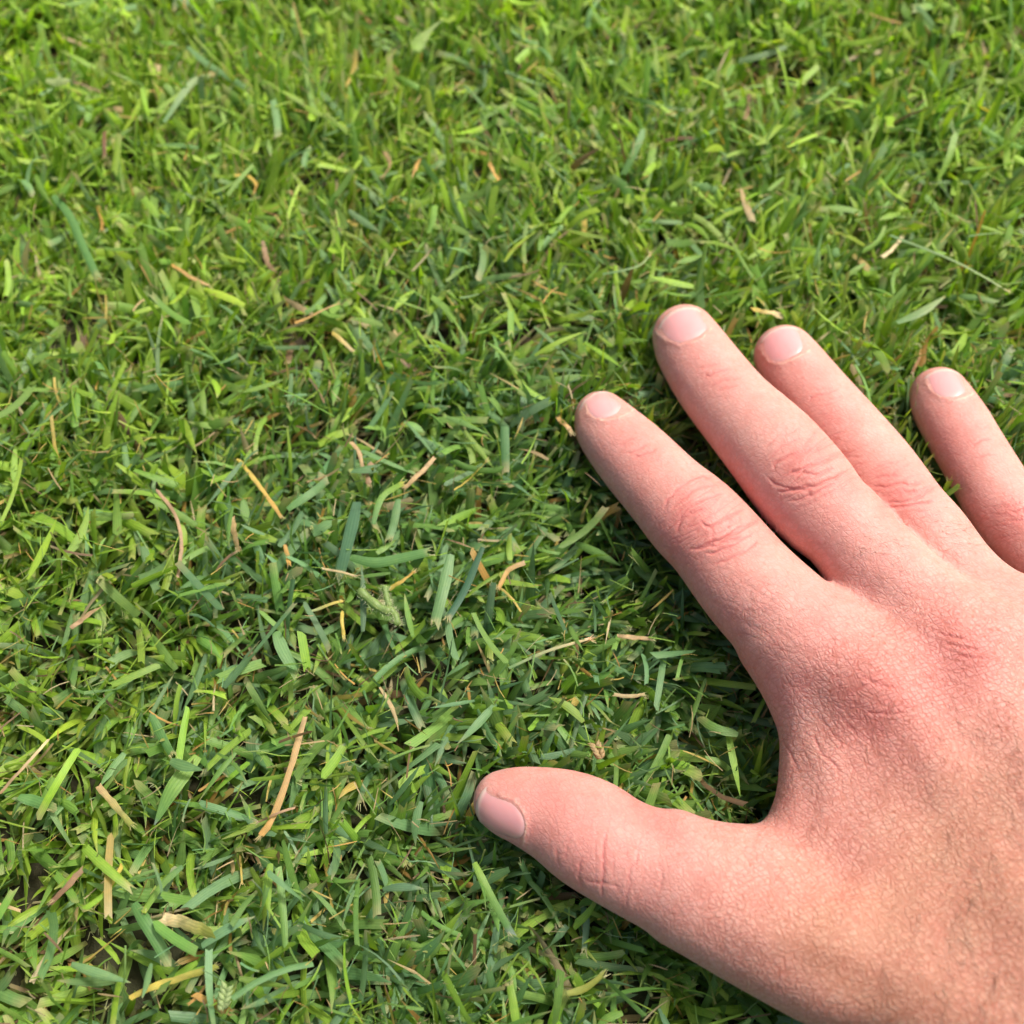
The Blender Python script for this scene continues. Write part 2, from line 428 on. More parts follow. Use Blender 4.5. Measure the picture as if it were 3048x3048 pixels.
# ------------------------------------------------------------------ sculpting: knuckles, tendons, creases
bm.normal_update(); _, N = bm_arrays(bm, True)
U, W = project(V)
pxmm = ((V - CAM) @ FW) / FPX          # mm per photo pixel at each vertex
facing = np.clip((N * ((CAM - V) / np.linalg.norm(CAM - V, axis=1)[:, None])).sum(1) * 3, 0, 1)
disp = np.zeros(len(V)); red = np.zeros(len(V)); pale = np.zeros(len(V)); tan = np.zeros(len(V)); dark = np.zeros(len(V))
def g(d, s): return np.exp(-(d / s) ** 2)
def blob(u, v, ru, rv, ang, amt, arr):
    c, s = math.cos(math.radians(ang)), math.sin(math.radians(ang))
    x = (U - u) * c + (W - v) * s; y = -(U - u) * s + (W - v) * c
    arr += amt * np.exp(-(x / ru) ** 2 - (y / rv) ** 2)
def ridge(pts, wpx, amt, arr=None, fade=True):
    arr = disp if arr is None else arr
    d, t = seg_dist(U, W, pts)
    f = np.clip(np.minimum(t, 1 - t) * 5, 0, 1) if fade else 1
    arr += amt * g(d, wpx) * f
# broad forms
blob(2640, 2060, 150, 120, 40, 1.0, disp)
blob(2900, 1945, 140, 120, 40, 1.4, disp)
ridge([(2640,2060),(2900,2450),(3200,2900)], 75, 0.35)
ridge([(2900,1945),(3200,2400),(3500,2900)], 80, 0.35)
ridge([(2500,1790),(2640,1880),(2780,2040),(2960,2350)], 75, -0.6)
ridge([(2870,1765),(3000,1900),(3150,2100)], 75, -0.6)
ridge([(2395,1990),(2440,2110),(2455,2260)], 60, -0.45)       # hollow beside the index knuckle
ridge([(2345,2180),(2400,2330),(2420,2480)], 40, -0.35)
ridge([(2330,2460),(2420,2560),(2560,2640)], 60, -0.5)
blob(2260, 2800, 110, 60, 25, 0.5, disp)                     # thumb joint
blob(2420, 2880, 260, 60, 20, -0.5, disp)
for c in ((2108,1535,95,80,45),(2435,1390,105,85,45),(2690,1465,90,75,48),(3030,1545,70,60,50)): blob(*c, 0.35, disp)

# measured creases (photo pixels): points, half width, depth mm
Z1 = lambda L: [(1600 + x * .41408, 850 + y * .41408) for x, y in L]
Z2 = lambda L: [(2250 + x * .41408, 850 + y * .41408) for x, y in L]
Z3 = lambda L: [(1350 + x * .41408, 2200 + y * .41408) for x, y in L]
Z4 = lambda L: [(2100 + x * .4917, 1550 + y * .4917) for x, y in L]
CREASES = [
 # index middle joint
 (Z1([(1000,1700),(1080,1610),(1200,1540),(1340,1500)]), .7), (Z1([(1010,1790),(1030,1700),(1110,1640),(1230,1610)]), .6),
 (Z1([(1170,1700),(1230,1740),(1330,1690),(1420,1640),(1480,1600)]), .9), (Z1([(1150,1880),(1250,1850),(1400,1790),(1530,1720),(1600,1680)]), 1.1),
 (Z1([(1090,1900),(1260,1870),(1390,1830),(1480,1800)]), .9), (Z1([(1240,1720),(1260,1800),(1250,1870)]), .25),
 (Z1([(1340,1680),(1370,1760),(1330,1830)]), .2), (Z1([(1420,1630),(1460,1700),(1440,1780)]), .2), (Z1([(1300,1600),(1330,1560),(1430,1540)]), .2),
 (Z4([(0,160),(70,130),(150,80),(250,20)]), .9), (Z4([(0,200),(120,170),(230,110),(300,60)]), .7), (Z4([(20,270),(140,230),(260,170),(330,110)]), .6),
 (Z1([(900,1620),(930,1560),(1010,1460),(1130,1390),(1260,1360)]), .6), (Z1([(960,1630),(1060,1520),(1200,1440),(1280,1430)]), .4),
 # middle finger joint
 (Z2([(120,1330),(150,1270),(260,1220),(400,1180)]), .6), (Z2([(210,1360),(300,1330),(420,1290),(530,1250),(590,1220)]), 1.1),
 (Z2([(240,1345),(350,1355),(450,1360),(520,1330),(560,1310)]), .8), (Z2([(150,1480),(300,1475),(420,1440),(540,1400),(650,1340)]), 1.2),
 (Z2([(80,1370),(130,1420),(250,1455),(400,1440)]), .6), (Z2([(220,1560),(360,1520),(480,1470),(620,1400)]), .6), (Z2([(280,1220),(310,1280),(290,1330)]), .15),
 (Z2([(430,1170),(460,1230),(440,1290)]), .15), (Z2([(100,1240),(200,1150),(330,1100)]), .4), (Z2([(60,1180),(150,1090),(300,1040)]), .35),
 # ring finger joint
 (Z2([(840,1450),(940,1445),(1050,1430),(1130,1440),(1210,1400)]), .9), (Z2([(900,1560),(1000,1560),(1110,1550),(1200,1500),(1300,1440)]), .8),
 (Z2([(920,1590),(1060,1590),(1180,1570),(1280,1540)]), .8), (Z2([(1060,1480),(1140,1490),(1200,1470),(1260,1440)]), .7), (Z2([(850,1400),(930,1370),(1040,1370)]), .5),
 (Z2([(820,1340),(900,1290),(1010,1270)]), .4),
 (Z2([(1830,1640),(1900,1620),(1927,1610)]), .7), (Z2([(1820,1690),(1900,1690),(1927,1690)]), .6), (Z2([(1780,1600),(1850,1580),(1920,1570)]), .4),
 # last joints
 (Z1([(640,1210),(700,1190),(790,1150)]), .5), (Z1([(700,1245),(760,1215),(850,1180)]), .55), (Z1([(590,1150),(650,1120),(720,1090)]), .3),
 (Z1([(1190,670),(1290,620),(1400,600)]), .55), (Z1([(1220,740),(1300,690),(1390,670)]), .45), (Z1([(1290,760),(1370,735),(1440,725)]), .3), (Z1([(1140,600),(1250,570),(1330,570)]), .3),
 (Z2([(370,840),(430,790),(520,770),(600,740)]), .5), (Z2([(500,830),(580,810),(630,800)]), .35), (Z2([(420,760),(480,745),(560,740)]), .3),
 (Z2([(1550,1150),(1620,1110),(1700,1100)]), .6), (Z2([(1570,1240),(1660,1220),(1740,1230)]), .35), (Z2([(1560,1010),(1620,1030),(1680,1000)]), .3),
 # thumb joint
 (Z3([(920,850),(905,930),(905,1000),(910,1080)]), .35), (Z3([(1090,680),(1075,800),(1080,900),(1070,1000),(1070,1080),(1065,1170)]), .5),
 (Z3([(1325,780),(1310,870),(1270,950),(1262,1050),(1245,1150),(1230,1240)]), .35), (Z3([(860,660),(820,760),(805,860)]), .2), (Z3([(1470,880),(1500,980),(1490,1080)]), .35),
 (Z3([(920,1000),(1000,1030),(1080,1040),(1200,1060)]), .35), (Z3([(740,760),(745,860),(760,930)]), .25),
 # skin folds beside the index knuckle
 (Z4([(790,880),(800,1000),(850,1080),(860,1160),(900,1220)]), .1), (Z4([(760,760),(780,860),(800,1000)]), .15), (Z4([(860,1080),(960,1000),(1090,960)]), .35),
 (Z4([(930,930),(1040,990),(1150,1010)]), .5), (Z4([(960,1150),(1080,1170),(1200,1160)]), .45), (Z4([(1400,680),(1500,710),(1600,740)]), .6),
 (Z4([(1420,740),(1520,770),(1650,800)]), .5), (Z4([(1490,830),(1600,835),(1700,850)]), .5), (Z4([(660,1160),(760,1290),(900,1400)]), .25),
 (Z4([(640,1290),(720,1420),(840,1540)]), .45), (Z4([(790,1150),(900,1270),(1040,1360)]), .25), (Z4([(450,1290),(500,1400),(560,1520)]), .4),
]
for pts, k in CREASES:
    sp = spline([(a, b) for a, b in pts], len(pts) * 3)
    sp = sp + rng.normal(0, 1.6, sp.shape)
    d, t = seg_dist(U, W, sp)
    f = np.clip(np.minimum(t, 1 - t) * 6 + .12, 0, 1)
    disp -= 0.25 * k * g(d, 3.8) * f
    disp += 0.06 * k * g(d - 12, 6) * f
    red += 1.1 * k * g(d, 4.2) * f
# fans of fine wrinkles: centre, radii, crease direction (deg), amplitude, spacing px
def wrinkles(u, v, ru, rv, ang, amp, sp, seed, curve=0.0):
    c, s = math.cos(math.radians(ang)), math.sin(math.radians(ang))
    x = (U - u) * c + (W - v) * s; y = -(U - u) * s + (W - v) * c
    m = np.exp(-(x / ru) ** 4 - (y / rv) ** 4)
    y2 = y + curve * x * x / max(ru, 1) + 9 * vnoise(x / 60 + seed, y / 60)
    n = vnoise(x / (sp * 6) + seed * 7.1, y2 / sp, np.full(len(x), seed * 3.3))
    lines = 1 - np.clip(np.abs(n) / 0.28, 0, 1)
    disp[:] -= amp * lines ** 1.5 * m
    red[:] += amp * 3.4 * lines * m
wrinkles(2115, 1530, 150, 115, -34, .13, 14, 1, -.05); wrinkles(2430, 1390, 150, 115, -30, .13, 14, 2, -.05)
wrinkles(2690, 1465, 110, 90, -18, .09, 16, 3); wrinkles(3020, 1545, 90, 80, -15, .08, 16, 4)
wrinkles(1940, 1350, 90, 60, -34, .05, 14, 5); wrinkles(2150, 1130, 90, 60, -30, .05, 14, 6); wrinkles(2470, 1190, 80, 60, -20, .05, 14, 7)
wrinkles(1990, 1450, 110, 130, -38, .025, 13, 8); wrinkles(2290, 1290, 110, 110, -34, .025, 13, 9)
wrinkles(1840, 2590, 170, 120, 95, .06, 20, 10); wrinkles(2290, 1850, 170, 130, 25, .06, 17, 11)
wrinkles(2650, 1780, 160, 110, 12, .07, 16, 12); wrinkles(2850, 1640, 120, 90, 5, .05, 16, 13)
wrinkles(2560, 2150, 230, 260, 55, .04, 18, 14); wrinkles(2640, 2080, 200, 200, -10, .05, 18, 15)
wrinkles(2900, 1950, 190, 170, 20, .05, 18, 16); wrinkles(2480, 2350, 200, 250, 62, .035, 17, 17)
wrinkles(2750, 2500, 330, 420, 60, .025, 18, 18); wrinkles(2850, 2600, 330, 460, -28, .03, 17, 19); wrinkles(2350, 2750, 300, 180, 75, .03, 16, 20)
wrinkles(2500, 2850, 500, 200, 70, .025, 17, 21); wrinkles(2900, 2900, 300, 300, -35, .03, 17, 22)
# skin colour as it lies on the hand, with shade painted on finger sides
for c in ((2105,1530,150,120,45,.6),(2430,1385,160,125,45,.6),(2690,1460,130,105,48,.5),(3030,1545,80,70,50,.6),(2630,2070,190,150,40,.65),(2890,1930,150,120,40,.65),(2480,1830,90,70,45,.3),
          (1900,1330,120,70,45,.45),(2120,1100,100,70,45,.35),(2400,1130,100,70,45,.35),(2850,1290,90,80,50,.4),(1930,2420,120,60,30,.7),(1640,2380,180,80,15,.55),(1770,2560,110,90,20,.3),(1580,2480,70,60,0,.35),
          (2190,1930,120,60,55,.35),(2020,1640,50,200,-35,.35),(2200,1450,60,200,-38,.1),(2300,1580,50,200,-40,.1)): blob(*c, red)  # narrow bands on the fingers' left edges: reddish shade put into the colour
for c in ((2850,2750,440,460,0,1.0),(2600,2830,380,140,15,.8),(2950,2350,260,260,0,.45),(3050,3000,500,300,0,.5)): blob(*c, tan)
for c in ((1970,1430,90,120,45,.5),(2300,1290,80,120,45,.5),(2580,1340,70,110,45,.5),(2060,1215,60,70,45,.4),(1760,1280,40,60,45,.4),(2430,2150,60,120,15,.5),(2240,2760,150,50,20,.45),(2350,2600,60,100,0,.35)): blob(*c, pale)
red += 0.12 * vnoise(U / 90, W / 90) + .07 * vnoise(U / 30, W / 30); tan += 0.08 * vnoise(U / 120 + 9, W / 120)
base = np.array([0.580, 0.292, 0.248]); RED = np.array([0.535, 0.165, 0.145]); TAN = np.array([0.435, 0.230, 0.142]); PALE = np.array([0.630, 0.375, 0.315])
r_ = np.clip(red, 0, 1)[:, None]; t_ = np.clip(tan, 0, 1)[:, None]; p_ = np.clip(pale, 0, 1)[:, None]
col = base * np.ones((len(V), 1)); col = col + (PALE - col) * p_ * .7; col = col + (TAN - col) * t_ * .8; col = col + (RED - col) * r_ * .75
coarse = np.full(len(V), 0.40)
for c in ((2800,2650,550,650,0,.9),(2640,2080,260,220,0,.5),(2300,2780,260,180,20,.5),(2900,1950,220,200,0,.5)): blob(*c, coarse)
coarse = np.clip(coarse, 0, 1)

# nail beds sink into the finger: nail centre, direction to the tip, half width, half length (px)
NAILS = [((1796,1204),(1756,1156),62,58,(.2,1,.7)), ((2042,968),(2012,906),74,64,(.15,1,.7)), ((2334,1024),(2309,967),66,58,(.2,1,.75)), ((2824,1143),(2800,1089),57,56,(.5,.9,.8)),
         ((1497,2442),(1420,2412),66,84,(-.25,-.75,.8))]
CUTICLES = [Z1([(345,840),(362,920),(410,955),(470,968),(560,960),(640,925),(690,895)]), Z1([(845,330),(900,380),(960,412),(1030,432),(1150,398),(1220,350),(1245,315)]),
            Z2([(35,460),(85,540),(150,566),(230,548),(330,505),(385,470)]), Z2([(1225,690),(1250,745),(1300,790),(1400,825),(1470,820),(1560,780)]), Z3([(345,405),(430,440),(490,510),(522,580),(520,660),(503,765)])]
cut_ = np.zeros(len(V))
for L in CUTICLES:
    sp = spline(L, 24); sp = sp + rng.normal(0, 1.0, sp.shape); d, t = seg_dist(U, W, sp)
    disp += .16 * g(d, 10); disp += .06 * g(d, 3.5) * (vnoise(U / 4, W / 4) * .5 + .7)
    cut_ = np.maximum(cut_, g(d, 3.0) * (.30 + .5 * vnoise(U / 9, W / 9)))
cut_ = np.clip(cut_, 0, 1)[:, None]; col = col + (np.array([.72, .50, .38]) - col) * cut_
V = V + N * (disp * facing)[:, None]
bm_set(bm, V)
bm.normal_update()
person = bpy.data.objects.new('person', None); SC.collection.objects.link(person)
person.location = (0.12, -0.05, 0.0); person.empty_display_size = 0.02
tag(person, 'bare right hand spread palm down on the short lawn', 'person')
bvh = BVHTree.FromBMesh(bm)
me = bpy.data.meshes.new('hand')
for v in bm.verts: v.co *= 0.001
bm.to_mesh(me); bm.free()
me.polygons.foreach_set('use_smooth', np.ones(len(me.polygons), bool))
a = me.color_attributes.new('tint', 'FLOAT_COLOR', 'POINT'); a.data.foreach_set('color', np.hstack([col, np.ones((len(V), 1))]).astype(np.float32).ravel())
a = me.attributes.new('coarse', 'FLOAT', 'POINT'); a.data.foreach_set('value', coarse.astype(np.float32))
me.materials.append(M_SKIN)
hand = bpy.data.objects.new('hand', me); SC.collection.objects.link(hand); hand.parent = person
person_inv = Vector(person.location)
hand.location = -person_inv

def pick(u, v):
    x = (u - 1524) / FPX; y = (1524 - v) / FPX
    d = Vector(FW + np.array([x, 0, 0]) + y * UP).normalized()
    return bvh.ray_cast(Vector(CAM), d)
for (c, tp, hw, hl, nrm) in NAILS:
    P, n0, _, _ = pick(*c)
    n0 = (n0.normalized() + Vector(nrm).normalized() * 0.5).normalized()
    a0, _ = unproj(*tp, P.z - 2.0); ax = (Vector(a0) - P)
    ax = (ax - n0 * ax.dot(n0)).normalized(); bx = ax.cross(n0).normalized()
    k = ((P - Vector(CAM)).dot(Vector(FW))) / FPX
    hwm, hlm = hw * k, hl * k * 1.25
    ns, nt = 18, 20
    vs = []; cs = []
    for j in range(nt + 1):
        t = -1 + 2 * j / nt
        for i in range(ns + 1):
            s = -1 + 2 * i / ns
            y = t + .58 * s * s * (1 - t) / 2 - .22 * s * s * (1 + t) / 2
            wd = s * hwm * (1 - .10 * (1 - t) / 2)
            o = P + ax * (y * hlm) + bx * wd + n0 * 9
            h = bvh.ray_cast(o, -n0)[0]
            model = P + ax * (y * hlm) + bx * wd - n0 * (.30 * hwm * s * s + .30 * hlm * max(y, 0) ** 2)
            if h is None or (h - model).dot(n0) < -3.5: h = model
            tuck = max(0, (abs(s) - .84) / .16, (-t - .88) / .12)
            vs.append(h + n0 * (.26 - .42 * min(1, tuck) - .5 * max(0, (-t - .88) / .12)))
            lun = max(0, 1 - ((t + 1.0) / .50)); free = min(1, max(0, (t - .80) / .08))
            cc = np.array([.64, .30, .285]); cc = cc + (np.array([.70, .44, .39]) - cc) * min(1, lun * .7); cc = cc + (np.array([.72, .58, .48]) - cc) * free * .55
            edge = max(0, (abs(s) - .80) / .2); cc = cc + (np.array([.66, .38, .31]) - cc) * edge * .7
            cs.append(cc)
    G = np.array([[v.x, v.y, v.z] for v in vs]).reshape(nt + 1, ns + 1, 3)
    for _ in range(10):
        G[1:-1, 1:-1] = (G[1:-1, 1:-1] * 2 + G[:-2, 1:-1] + G[2:, 1:-1] + G[1:-1, :-2] + G[1:-1, 2:]) / 6
    nv = (nt + 1) * (ns + 1)
    top = G.reshape(-1, 3); bot = top - np.array(n0) * 0.7
    idx = np.arange(nv).reshape(nt + 1, ns + 1)
    F = np.stack([idx[:-1, :-1], idx[:-1, 1:], idx[1:, 1:], idx[1:, :-1]], -1).reshape(-1, 4)
    ring = np.concatenate([idx[0, :], idx[1:, -1], idx[-1, -2::-1], idx[-2:0:-1, 0]])
    sk = np.array([[ring[i], ring[i - 1], ring[i - 1] + nv, ring[i] + nv] for i in range(len(ring))])
    nail = mesh_obj('fingernail', np.vstack([top, bot]), np.vstack([F, F[:, ::-1] + nv, sk]), M_NAIL, parent=hand, colors=np.array(cs + cs))

# ------------------------------------------------------------------ fine body hair
def build_hair():
    r2 = np.random.default_rng(5)
    VV, FF = [], []
    def strand(u, v, ang, L, rad, curl):
        P, n, _, _ = pick(u, v)
        if P is None or n.z < 0.1: return
        a0, _ = unproj(u + 40 * math.cos(ang), v + 40 * math.sin(ang), P.z)
        t = (Vector(a0) - P); t = (t - n * t.dot(n)).normalized(); b = t.cross(n)
        base = len(VV); pos = P - n * .05; d = (t + n * 0.45).normalized(); ns = 7
        for i in range(ns):
            f = i / (ns - 1); rr = rad * (1 - .8 * f)
            for q in range(3):
                an = q * 2.0944; VV.append(pos + (b * math.cos(an) + n * math.sin(an)) * rr)
            pos = pos + d * (L / (ns - 1)); d = (d + b * curl - n * .11).normalized()
        for i in range(ns - 1):
            for q in range(3):
                A = base + i * 3 + q; B = base + i * 3 + (q + 1) % 3
                FF.append((A, B, B + 3, A + 3))
    for _ in range(150):          # back of the hand
        u = 2500 + 560 * r2.random() ** .6; v = 2080 + r2.random() * 980
        if u < 2500 + (2350 - v) * .5: continue
        strand(u, v, r2.normal(1.15, .35), r2.uniform(3.5, 8) * (1.4 if u > 2850 else .8), .040, r2.normal(0, .14))
    for (u0, v0, ru, rv, n) in ((2250,1800,110,80,45),(2600,1640,110,90,60),(2860,1570,70,80,45),(2520,1930,150,110,20)):
        for _ in range(n):
            strand(r2.normal(u0, ru * .6), r2.normal(v0, rv * .6), r2.normal(.35, .45), r2.uniform(1.2, 3.6), .028, r2.normal(0, .16))
    o = mesh_obj('body_hair', np.array([[v.x, v.y, v.z] for v in VV]), np.array(FF), M_HAIR, parent=person)
    o.location = -person_inv
    tag(o, kind='stuff')
build_hair()

# ------------------------------------------------------------------ grass
GREEN = np.array([  # leaf colours: blue green with sheen painted in, mid green, yellow green, fresh lime
    (0.104, 0.212, 0.080), (0.130, 0.250, 0.056), (0.172, 0.300, 0.038), (0.116, 0.222, 0.102), (0.215, 0.345, 0.042)])
DRY = np.array([(0.42, 0.32, 0.16), (0.46, 0.28, 0.08), (0.20, 0.13, 0.07), (0.44, 0.37, 0.21), (0.50, 0.39, 0.11)])
def canopy(x, y): return 1 + 0.20 * vnoise(x / 26, y / 26) + 0.27 * vnoise(x / 8 + 4, y / 8)
def sweep(x, y):
    base = .25 + .75 * np.clip((x + 40) / 120, -.5, .6) + .9 * np.clip((y - 20) / 120, -.6, 1.2)
    return base + 1.1 * vnoise(x / 50 + 3, y / 50 + 8) + 1.1 * vnoise(x / 16, y / 16 + 5)

def spines(root, az, lean, bend, side, L, n):
    """centre lines (m, n+1, 3) and their tangents"""
    m = len(root); P = np.zeros((m, n + 1, 3)); T = np.zeros((m, n + 1, 3)); P[:, 0] = root
    for i in range(n + 1):
        s = i / n
        an = lean + bend * s; az2 = az + side * s
        T[:, i] = np.stack([np.sin(an) * np.cos(az2), np.sin(an) * np.sin(az2), np.cos(an)], -1)
        if i < n: P[:, i + 1] = P[:, i] + T[:, i] * (L / n)[:, None]
    return P, T
def blades_mesh(P, T, W, roll, fold, tipk, colr, tipc, basec, r):
    """ribbons with three verts across. tipk: 0 pointed, 1 cut off, 2 both ends cut"""
    m, n1, _ = P.shape; n = n1 - 1
    s = np.linspace(0, 1, n1)[None, :] * np.ones((m, 1))
    wp = (0.55 + 0.45 * np.clip(s / .3, 0, 1)) * np.clip((1 - s) / .45, 0.02, 1) ** 0.7
    wc = (0.60 + 0.40 * np.clip(s / .3, 0, 1)) * (1 - .18 * s)
    w2 = 0.92 + .08 * np.sin(s * 3.14)
    k = tipk[:, None]
    w = np.where(k == 0, wp, np.where(k == 1, wc, w2)) * W[:, None] * .5
    hor = np.cross(T, np.array([0, 0, 1.0])); hor /= np.linalg.norm(hor, axis=-1, keepdims=True) + 1e-6
    nor = np.cross(hor, T)
    rl = roll[:, None, None] if roll.ndim == 1 else roll[..., None]
    B = hor * np.cos(rl) + nor * np.sin(rl); NN = np.cross(B, T)
    wav = 0.12 * np.sin(s * r.uniform(4, 16, (m, 1)) + r.uniform(0, 6, (m, 1)))[..., None] * w[..., None]
    mid = P + NN * (w * fold[:, None])[..., None] + NN * wav
    lft = P - B * w[..., None]; rgt = P + B * w[..., None]
    # ragged cut ends
    cut = (tipk > 0)
    for arr in (lft, mid, rgt):
        arr[cut, -1] += T[cut, -1] * r.uniform(-.35, .75, (cut.sum(), 1)) * W[cut, None]
        two = tipk == 2
        arr[two, 0] -= T[two, 0] * r.uniform(-.35, .6, (two.sum(), 1)) * W[two, None]
    V = np.stack([lft, mid, rgt], 2).reshape(-1, 3)
    C = colr[:, None, :] * (1 + 0 * s[..., None])
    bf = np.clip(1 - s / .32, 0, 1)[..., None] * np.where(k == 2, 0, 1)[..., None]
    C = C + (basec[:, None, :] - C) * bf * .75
    tf = np.clip((s - .93) / .07, 0, 1)[..., None] * r.uniform(.2, 1, (m, 1, 1))
    C = C + (tipc[:, None, :] - C) * tf * .85
    C = np.repeat(C[:, :, None, :], 3, 2)
    C[:, :, 1] *= 1.10
    ac = np.tile(np.array([0., .5, 1.]), m * n1) + np.repeat(r.random(m), n1 * 3) * 0
    st = n1 * 3
    F = []
    for i in range(n):
        for j in range(2):
            a = i * 3 + j; F.append((a, a + 1, a + 4, a + 3))
    F = (np.arange(m)[:, None, None] * st + np.array(F)[None]).reshape(-1, 4)
    return V, F, C.reshape(-1, 3), ac
def mixcol(m, r, x, y, dryp, limep):
    wv = np.clip(vnoise(x / 45, y / 45) * .5 + .5 + .35 * np.exp(-((x - 10) / 70) ** 2 - ((y + 5) / 60) ** 2), 0, 1)  # more blue-green leaves towards the centre, also sheen put into the colour
    i = np.where(r.random(m) < .25 + .5 * wv, r.choice([0, 3, 1], m, p=[.36, .32, .32]), r.choice([1, 2], m))
    up = np.clip((y - 20) / 160, 0, 1) + np.clip((-x - 40) / 200, 0, .5)
    i = np.where((i == 0) & (r.random(m) < up), 2, i)
    i = np.where(r.random(m) < limep * np.where(y < 20, .45, 1) + .30 * up, r.choice([2, 4], m), i)
    c = GREEN[i] * r.uniform(.78, 1.25, (m, 1)) * r.uniform(.94, 1.06, (m, 3)) * (1.05 + .24 * up)[:, None] * np.where(up[:, None] > .15, [[1.05, 1.0, .8]], [[1., 1., 1.]])
    dmask = r.random(m) < dryp
    c[dmask] = DRY[r.integers(0, 5, dmask.sum())] * r.uniform(.6, 1.1, (dmask.sum(), 1))
    return c
def keep_clear(P, lim=0.8):
    return sdf_at(P.copy()).min(1) > lim

def fray(P, T, W, c, tipk, r, share=.45):
    sel = np.where((tipk > 0) & (r.random(len(W)) < share))[0]
    if not len(sel): return
    for _ in range(4):
        p = P[sel, -1]; t = T[sel, -1]; m = len(sel)
        hor = np.cross(t, np.array([0, 0, 1.])); hor /= np.linalg.norm(hor, axis=1, keepdims=True) + 1e-6
        nn = np.cross(hor, t)
        st = p + hor * (W[sel] * r.uniform(-.42, .42, m))[:, None] + nn * r.uniform(-.25, .25, (m, 1)) - t * .3
        d = t + hor * r.normal(0, .35, (m, 1)) + nn * r.normal(0, .35, (m, 1))
        en = st + d * r.uniform(.5, 1.6, (m, 1))
        wv = hor * r.uniform(.05, .12, (m, 1))
        V = np.stack([st - wv, st + wv, en + wv * .3, en - wv * .3], 1).reshape(-1, 3)
        F = np.arange(4 * m).reshape(m, 4)
        cc = np.array([.42, .40, .20]) * r.uniform(.6, 1.2, (m, 1)) * .7 + c[sel] * .3
        collect(V, F, np.repeat(cc, 4, 0), np.full(4 * m, .3))
CHUNKS = []
def collect(V, F, C, A): CHUNKS.append((V, F, C, A))
def flush(name, label):
    off = 0; VV, FF, CC, AA = [], [], [], []
    for V, F, C, A in CHUNKS:
        VV.append(V); FF.append(F + off); CC.append(C); AA.append(A); off += len(V)
    CHUNKS.clear()
    o = mesh_obj(name, np.vstack(VV), np.vstack(FF), M_BLADE, colors=np.vstack(CC), uv=np.concatenate(AA))
    return o

def grow(count, box, Lr, Wr, leanr, bendr, n, dryp, limep, cutp, seed, roots_z=0.0, tries=5, thin=None, densfn=None):
    r = np.random.default_rng(seed)
    nt = count // 7 + 1                      # blades rise from shared tufts
    tx = r.uniform(box[0], box[1], nt); ty = r.uniform(box[2], box[3], nt); ta = r.normal(0, .75, nt); ti = r.integers(0, nt, count)
    x = tx[ti] + r.normal(0, 1.5, count); y = ty[ti] + r.normal(0, 1.5, count); ta = ta[ti]
    if densfn is not None:
        k = r.random(count) < densfn(x, y); x, y, ta = x[k], y[k], ta[k]
    m = len(x); can = canopy(x, y)
    left = np.arange(m)
    out = []
    for tr in range(tries):
        if len(left) == 0: break
        q = len(left); xx, yy = x[left], y[left]
        shrink = 1 - .10 * tr
        L = r.uniform(*Lr, q) * can[left] * shrink
        az = sweep(xx, yy) + ta[left] + r.normal(0, .55, q) + (r.random(q) < .22) * r.uniform(0, 6.28, q)
        upr = np.clip((yy - 40) / 140, 0, 1)
        lean = np.clip(r.normal(*leanr, q) * (1 - .35 * upr) + .16 * tr, -.2, 1.5); L = L * (1 + .15 * upr)
        bend = r.normal(*bendr, q)
        side = r.normal(0, .5, q)
        root = np.stack([xx, yy, np.full(q, roots_z) + r.uniform(0, 2.5, q)], -1)
        P, T = spines(root, az, lean, bend, side, L, n)
        P[..., 2] = np.maximum(P[..., 2], .6)
        ok = keep_clear(P)
        if ok.any():
            mm = ok.sum()
            W = r.uniform(*Wr, q)[ok]
            tipk = np.where(r.random(mm) < cutp, 1, 0)
            c = mixcol(mm, r, xx[ok], yy[ok], dryp, limep)
            tipc = np.where((r.random(mm) < .6)[:, None], np.array([[.34, .30, .14]]), c)
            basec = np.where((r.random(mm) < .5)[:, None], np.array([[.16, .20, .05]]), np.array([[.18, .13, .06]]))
            if n >= 4: fray(P[ok], T[ok], W, c, tipk, r)
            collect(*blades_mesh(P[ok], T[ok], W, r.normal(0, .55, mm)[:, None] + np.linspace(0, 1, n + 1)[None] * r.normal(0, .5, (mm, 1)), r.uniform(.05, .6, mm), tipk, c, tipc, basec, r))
        left = left[~ok]
def scatter(count, box, Lr, Wr, zr, tiltr, n, dryp, limep, seed, densfn=None):
    """clippings lying in the top of the sward, both ends cut"""
    r = np.random.default_rng(seed)
    x = r.uniform(box[0], box[1], count); y = r.uniform(box[2], box[3], count)
    if densfn is not None:
        k = r.random(count) < densfn(x, y); x, y = x[k], y[k]
    m = len(x)
    z = r.uniform(*zr, m) * canopy(x, y)
    L = r.uniform(*Lr, m); az = r.uniform(0, 6.283, m)
    lean = 1.57 + r.normal(0, tiltr, m); bend = r.normal(0.1, .45, m); side = r.normal(0, .35, m)
    root = np.stack([x, y, z], -1); root[:, :2] -= .5 * np.stack([np.cos(az), np.sin(az)], -1) * L[:, None]
    P, T = spines(root, az, lean, bend, side, L, n)
    ok = keep_clear(P, .5) & (P[..., 2].min(1) > .5)
    mm = ok.sum(); c = mixcol(mm, r, x[ok], y[ok], dryp, limep)
    tipc = np.where((r.random(mm) < .6)[:, None], np.array([[.36, .32, .16]]), c)
    collect(*blades_mesh(P[ok], T[ok], r.uniform(*Wr, mm), r.normal(0, .6, mm)[:, None] + np.linspace(0, 1, n + 1)[None] * r.normal(0, .7, (mm, 1)), r.uniform(.05, .5, mm), np.where(r.random(mm) < .65, 2, 0), c, tipc, c * .9, r))

